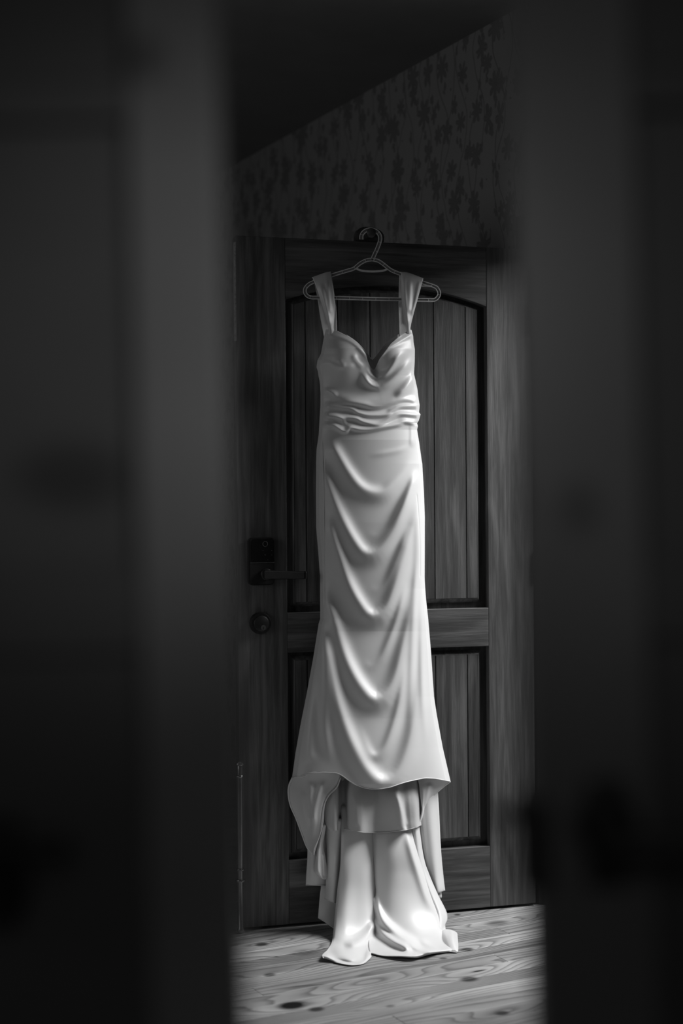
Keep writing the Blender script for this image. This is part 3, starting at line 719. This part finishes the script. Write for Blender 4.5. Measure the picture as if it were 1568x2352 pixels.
# lining petticoat
cloth('lining', [
   [(738, 1755, 0.047), (758, 1755, 0.059), (772, 1755, 0.062), (781, 1755, 0.021), (792, 1755, 0.019), (802, 1755, 0.059), (825, 1755, 0.075), (845, 1755, 0.065), (862, 1755, 0.053), (882, 1755, 0.067), (905, 1755, 0.077), (922, 1755, 0.063), (937, 1755, 0.061), (950, 1755, 0.057), (962, 1755, 0.037)],
   [(741, 1830, 0.082), (756, 1830, 0.094), (772, 1830, 0.100), (780, 1830, 0.054), (792, 1830, 0.052), (802, 1830, 0.096), (826, 1830, 0.116), (847, 1830, 0.102), (864, 1830, 0.090), (888, 1830, 0.104), (912, 1830, 0.118), (926, 1830, 0.100), (940, 1830, 0.100), (953, 1830, 0.094), (964, 1830, 0.072)],
   [(743, 1875, 0.082), (753, 1892, 0.094), (772, 1890, 0.102), (779, 1890, 0.054), (790, 1888, 0.052), (802, 1890, 0.098), (827, 1893, 0.120), (848, 1894, 0.104), (866, 1894, 0.092), (893, 1893, 0.106), (922, 1890, 0.122), (932, 1889, 0.102), (944, 1886, 0.102), (956, 1884, 0.096), (966, 1880, 0.072)],
   [(745, 1880, 0.082), (757, 1906, 0.094), (772, 1908, 0.102), (779, 1909, 0.054), (788, 1904, 0.052), (802, 1906, 0.098), (827, 1911, 0.120), (848, 1912, 0.104), (866, 1912, 0.092), (893, 1911, 0.106), (928, 1907, 0.123), (934, 1906, 0.102), (946, 1903, 0.102), (958, 1900, 0.096), (967, 1896, 0.072)]],
   M['lining'], dress, [([(812, 1815), (820, 1850), (822, 1900)], .003, 5, 5, .2, .1), ([(905, 1820), (915, 1850), (930, 1900)], .003, 5, 5, .2, .1, -1)], floor=False)
hx = crom([(786, 1903.5, 0.072), (802, 1906, 0.099), (827, 1911, 0.121), (848, 1912, 0.105), (866, 1912, 0.093), (893, 1911, 0.107), (928, 1907, 0.124), (934, 1906, 0.103), (946, 1903, 0.103), (958, 1900, 0.097)], 6)
tube('hem_edge', P(hx[:, 0], hx[:, 1], hx[:, 2]), .0011, M['lining'], dress, 6)
# train, left lobe
cloth('train_left', [
   [(782, 1850, .045), (786, 1850, .055), (800, 1850, .062), (818, 1850, .064), (834, 1850, .060), (844, 1850, .050), (856, 1850, .04)],
   [(782, 1974, .085), (785, 1974, .100), (800, 1974, .108), (818, 1974, .108), (836, 1974, .102), (849, 1974, .088), (862, 1974, .062)],
   [(775, 2040, .098), (780, 2042, .112), (797, 2045, .124), (818, 2045, .122), (840, 2043, .116), (855, 2040, .100), (868, 2038, .075)],
   [(770, 2092, .120), (774.5, 2095, .135), (793, 2098, .150), (818, 2098, .146), (843, 2096, .140), (861, 2092, .120), (872, 2088, .09)],
   [(766, 2134, .15), (771, 2138, .170), (790, 2141, .185), (813, 2141, .180), (840, 2136, .170), (859, 2122, .145), (868, 2118, .11)],
   [(762, 2163, .19), (768, 2165, .21), (786, 2170, .235), (809, 2174, .235), (834, 2167, .21), (852, 2150, .175), (864, 2146, .15)],
   [(752, 2181, .24), (759, 2184, .26), (779, 2193, .29, .012), (806, 2199, .30, .012), (832, 2192, .27), (846, 2178, .22), (858, 2172, .20)],
   [(740, 2193, .28, .014), (752, 2197, .31, .014), (775, 2206, .35, .006), (806, 2212, .37, .004), (832, 2209, .35, .006), (844, 2197, .30, .008), (852, 2190, .26, .006)],
   [(741, 2200, .30, .012), (754, 2204, .33, .006), (777, 2212, .37, .003), (807, 2217, .39, .003), (833, 2214, .37, .003), (846, 2205, .33, .004), (853, 2197, .29, .004)]],
   M['satin'], dress, [([(858, 2110), (840, 2140), (815, 2158), (785, 2166)], .020, 9, 12, .2, .25, -1)], n=12, m=8)
# train, right lobe with sweeping floor fold
cloth('train_right', [
   [(838, 1850, .040), (852, 1850, .038), (868, 1850, .052), (890, 1850, .062), (912, 1850, .066), (928, 1850, .062), (940, 1850, .05), (952, 1850, .045)],
   [(840, 1950, .064), (854, 1950, .064), (866, 1950, .084), (892, 1950, .108), (918, 1950, .115), (943, 1950, .112), (955, 1950, .088), (966, 1950, .075)],
   [(842, 2010, .070), (856, 2010, .072), (866, 2010, .098), (895, 2010, .125), (925, 2010, .132), (961, 2009, .125), (973, 2008, .100), (984, 2005, .085)],
   [(846, 2060, .080), (860, 2062, .085), (870, 2062, .118), (897, 2062, .145), (935, 2060, .152), (978, 2058, .142), (990, 2056, .115), (1004, 2052, .095)],
   [(850, 2100, .11), (863, 2106, .115), (877, 2108, .150), (905, 2108, .175), (948, 2106, .185), (995, 2103, .168), (1010, 2100, .135), (1026, 2098, .11)],
   [(848, 2132, .16), (864, 2144, .165), (888, 2150, .200), (925, 2150, .225), (965, 2146, .235), (1004, 2134, .210), (1014, 2128, .175), (1022, 2122, .14)],
   [(846, 2160, .22), (872, 2172, .22), (905, 2178, .26), (943, 2178, .285), (978, 2172, .29), (1014, 2158, .265), (1022, 2152, .23), (1026, 2142, .19)],
   [(848, 2184, .29, .006), (878, 2193, .30, .006), (915, 2195, .33, .012), (950, 2195, .34, .014), (985, 2187, .34, .012), (1026, 2179, .32, .010), (1040, 2172, .30, .008), (1044, 2160, .26, .006)],
   [(850, 2190, .31, .003), (880, 2196, .32, .003), (920, 2198, .34, .003), (958, 2200, .35, .003), (992, 2191, .35, .003), (1030, 2187, .34, .003), (1050, 2187, .34, .003), (1051, 2176, .30, .003)]],
   M['satin'], dress, [
    ([(860, 2040), (868, 2078), (885, 2112), (915, 2140), (945, 2158), (975, 2176)], .030, 10, 13, .15, .25),
    ([(858, 2100), (876, 2132), (905, 2156), (935, 2172), (952, 2186)], .024, 8, 9, .2, .2),
    ([(946, 2160), (952, 2172), (975, 2180), (1005, 2183)], .010, 6, 6, .2, .3),
    ([(965, 2152), (985, 2168), (1010, 2180)], .008, 6, 7, .3, .3),
    ([(925, 1905), (940, 1960), (955, 2010), (975, 2070), (998, 2110)], .008, 9, 7, .2, .3, -1)], n=12, m=9)
# side fold of the train at the right and the curled corner on the floor
cloth('train_side', [
   [(940, 1880, .070), (950, 1880, .080), (960, 1880, .070)],
   [(950, 1975, .074), (962, 1975, .092), (974, 1975, .078)],
   [(968, 2040, .085), (984, 2040, .112), (998, 2040, .092)],
   [(990, 2095, .110), (1008, 2098, .150), (1026, 2100, .120)],
   [(995, 2128, .150), (1010, 2130, .190), (1021, 2126, .160)],
   [(1000, 2150, .19), (1012, 2152, .22), (1019, 2140, .18)]], M['satin'], dress, n=10, m=8)
cloth('train_curl', [
   [(1010, 2140, .175, .006), (1020, 2135, .170, .016), (1036, 2136, .17, .020), (1047, 2141, .18, .010), (1050, 2145, .19, .004)],
   [(1014, 2154, .20, .006), (1024, 2150, .20, .018), (1038, 2150, .20, .022), (1048, 2154, .21, .010), (1051, 2157, .22, .004)],
   [(1022, 2170, .24, .006), (1030, 2167, .24, .014), (1041, 2167, .25, .016), (1050, 2170, .25, .008), (1052, 2172, .26, .004)],
   [(1030, 2185, .30, .004), (1037, 2184, .31, .006), (1045, 2184, .31, .006), (1050, 2186, .32, .004), (1051.5, 2186, .32, .003)]], M['satin'], dress, n=8, m=8)
# left wing: the turned side of the skirt
cloth('left_wing', [
   [(671, 1784, .062), (684, 1783, .075), (712, 1774, .098), (748, 1772, .105), (775, 1776, .100), (782, 1782, .095)],
   [(664, 1803, .060), (680, 1803, .070), (706, 1803, .088), (738, 1800, .098), (764, 1803, .100), (776, 1806, .096)],
   [(662, 1822, .058), (677, 1825, .068), (700, 1828, .085), (728, 1828, .096), (745, 1828, .102), (756, 1828, .098)],
   [(667, 1850, .056), (682, 1855, .068), (702, 1860, .084), (722, 1860, .094), (736, 1858, .102), (744, 1850, .098)],
   [(680, 1880, .055), (693, 1886, .067), (708, 1890, .080), (722, 1892, .092), (733, 1894, .100), (741, 1888, .098)],
   [(693, 1915, .055), (703, 1918, .064), (713, 1922, .075), (722, 1926, .086), (730, 1928, .096), (733, 1922, .098)],
   [(705, 1946, .055), (710, 1950, .062), (715, 1952, .072), (719, 1956, .082), (722, 1958, .090), (724, 1948, .094)],
   [(719, 1962, .056), (719.5, 1963, .062), (720, 1964, .070), (720.5, 1965, .078), (721, 1965, .086), (721.5, 1962, .09)]],
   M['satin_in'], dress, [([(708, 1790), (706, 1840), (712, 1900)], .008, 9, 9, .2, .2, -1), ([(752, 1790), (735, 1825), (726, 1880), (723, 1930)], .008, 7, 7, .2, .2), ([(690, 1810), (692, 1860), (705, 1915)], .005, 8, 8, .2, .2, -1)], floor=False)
ed = crom([(672, 1785, .064), (664, 1803, .061), (662, 1822, .059), (667, 1850, .057), (680, 1880, .056), (693, 1915, .056), (705, 1946, .056), (719, 1962, .057)], 8)
tube('hem_edge', P(ed[:, 0], ed[:, 1], ed[:, 2]), .0026, M['satin'], dress, 8)
ed = crom([(782, 1786, .098), (774, 1806, .1), (755, 1827, .103), (744.5, 1850, .103), (741, 1890, .103), (732, 1924, .1), (722, 1948, .096), (720.5, 1963, .09)], 8)
tube('hem_edge', P(ed[:, 0], ed[:, 1], ed[:, 2]), .0016, M['satin'], dress, 8)
# dangling tail of the left hem
cloth('hem_tail', [
   [(736, 1900, .078), (741, 1895, .088), (746, 1893, .084), (749, 1895, .07)],
   [(729, 1940, .074), (734, 1938, .088), (739, 1938, .082), (742, 1940, .07)],
   [(725, 1970, .07), (731, 1970, .088), (739, 1970, .080), (747, 1970, .068)],
   [(722, 2000, .066), (730, 2002, .086), (740, 2002, .076), (752, 2002, .066)],
   [(734, 2015, .066), (739, 2018, .078), (745, 2020, .074), (751, 2018, .066)]],
   M['satin'], dress, [([(732, 1945), (732, 1975), (734, 2008)], .006, 4, 4, .1, .1), ([(743, 1960), (744, 1985), (746, 2012)], .006, 3, 3, .1, .1)], floor=False)
# right wing
cloth('right_wing', [
   [(955, 1780, .075), (975, 1780, .080), (1000, 1782, .075), (1020, 1788, .062), (1034, 1795, .048)],
   [(961, 1798, .078), (972, 1800, .082), (990, 1802, .076), (1004, 1806, .064), (1015, 1810, .050)],
   [(964, 1822, .080), (972, 1824, .084), (981, 1826, .078), (989, 1827, .068), (996, 1827, .054)],
   [(967, 1846, .082), (970, 1848, .084), (973, 1850, .078), (976, 1850, .070), (979, 1848, .058)],
   [(968, 1862, .080), (969, 1866, .082), (970, 1870, .078), (971, 1872, .072), (972, 1868, .062)],
   [(958, 1896, .070), (960, 1896, .078), (963, 1894, .076), (966, 1888, .070), (970, 1880, .062)]],
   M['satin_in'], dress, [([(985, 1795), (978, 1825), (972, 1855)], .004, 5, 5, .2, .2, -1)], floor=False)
ed = crom([(1034, 1795, .049), (1015, 1810, .051), (996, 1827, .055), (980, 1843, .058), (973, 1860, .062), (971, 1878, .062), (959, 1897, .07)], 8)
tube('hem_edge', P(ed[:, 0], ed[:, 1], ed[:, 2]), .0018, M['satin'], dress, 8)

# ------------------------------------------------------------------ slim turned post left of the door
pb = floor_pt(552.5, 2143)
post = empty('turned_post', pb, 0, 'slim grey turned metal post with paired rings standing at the latch edge of the door', 'post')
sc_ = pb[1] / FPX
def pzz(y): return (2143 - y) * sc_
r0 = 7.5 * sc_
lathe('shaft', [(r0 * .8, .0), (r0 * 1.05, .004), (r0 * 1.15, .010), (r0 * .8, .015), (r0 * .8, pzz(2026)), (r0 * .85, pzz(1995)), (r0 * .95, pzz(1880)), (r0 * .9, pzz(1790)), (r0 * .9, pzz(1757)), (r0 * .5, pzz(1750))], M['post'], post, seg=24)
for y, rr in ((2022, 1.6), (1997, 1.4), (1783, 1.25), (1755, 1.35)):
    h = pzz(y); lathe('ring', [(r0 * .8, h - .005), (r0 * rr * .92, h - .003), (r0 * rr, h), (r0 * rr * .92, h + .003), (r0 * .8, h + .005)], M['post'], post, seg=24)

# ------------------------------------------------------------------ near double doors (out of focus)
YF = .90
def fx(px): return (px - CX) / FPX * YF
def fz(py): return HCAM - (py - CY) / FPX * YF
spL = [(fx(330), fz(130), .02, .02, .6)]
M['leafL'] = dark_patched('near_door_paint_left', .19, spL, .45); M['panL'] = dark_patched('near_panel_left', .085, [(fx(160), fz(1090), .05, .028, .6)], .5)  # left stile paler than its panel: light it faces is in the colour
M['leafR'] = dark_patched('near_door_paint_right', .13, [(fx(1175), fz(1150), .012, .03, .7), (fx(1330), fz(1170), .018, .022, .45)], .45); M['panR'] = dark_patched('near_panel_right', .06, [], .5)
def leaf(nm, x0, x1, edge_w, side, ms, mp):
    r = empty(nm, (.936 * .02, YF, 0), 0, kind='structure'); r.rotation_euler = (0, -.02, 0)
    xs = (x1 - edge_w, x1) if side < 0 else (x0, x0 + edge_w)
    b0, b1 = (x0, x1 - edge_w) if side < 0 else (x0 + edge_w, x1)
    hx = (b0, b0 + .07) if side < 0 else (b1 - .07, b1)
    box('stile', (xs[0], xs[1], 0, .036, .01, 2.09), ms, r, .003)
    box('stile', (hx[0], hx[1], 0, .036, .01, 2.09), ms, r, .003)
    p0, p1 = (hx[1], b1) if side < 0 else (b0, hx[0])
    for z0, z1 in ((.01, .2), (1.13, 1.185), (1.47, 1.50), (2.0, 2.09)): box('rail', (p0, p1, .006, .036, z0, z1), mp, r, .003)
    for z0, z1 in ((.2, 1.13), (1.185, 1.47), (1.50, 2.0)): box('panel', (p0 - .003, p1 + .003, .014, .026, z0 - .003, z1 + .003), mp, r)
    return r
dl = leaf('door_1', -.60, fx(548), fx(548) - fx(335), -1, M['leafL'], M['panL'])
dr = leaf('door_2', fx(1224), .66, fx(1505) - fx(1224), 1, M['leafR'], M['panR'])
# handles and latch
hr = lathe('handle_rose', [(.020, 0), (.020, .006), (.013, .010), (.012, .045)], M['black'], dr, (fx(1392), 0, fz(1905)), 'Y', 28)
box('handle_plate', (fx(1348), fx(1440), -.007, .0, fz(2050), fz(1800)), M['black'], dr, .003)
hb = boxes_bm([(fx(1385), fx(1385) + .115, -.055, -.042, fz(1965), fz(1895))], .004, 3); from_bm('handle_lever', hb, M['black'], dr, True)
box('latch_case', (fx(1195), fx(1262), -.004, .030, fz(2060), fz(1850)), M['black'], dr, .002)
box('latch_bolt', (fx(1112), fx(1200), .008, .022, fz(1902), fz(1880)), M['black'], dr, .001)
lathe('handle_rose', [(.018, 0), (.018, .006), (.012, .010), (.011, .045)], M['black'], dl, (fx(0), 0, fz(2010)), 'Y', 28)
hb = boxes_bm([(fx(-60), fx(190), -.055, -.042, fz(1905), fz(1860))], .004, 3); from_bm('handle_lever', hb, M['black'], dl, True)
box('handle_plate', (fx(-50), fx(45), -.007, .0, fz(2100), fz(1850)), M['black'], dl, .003)
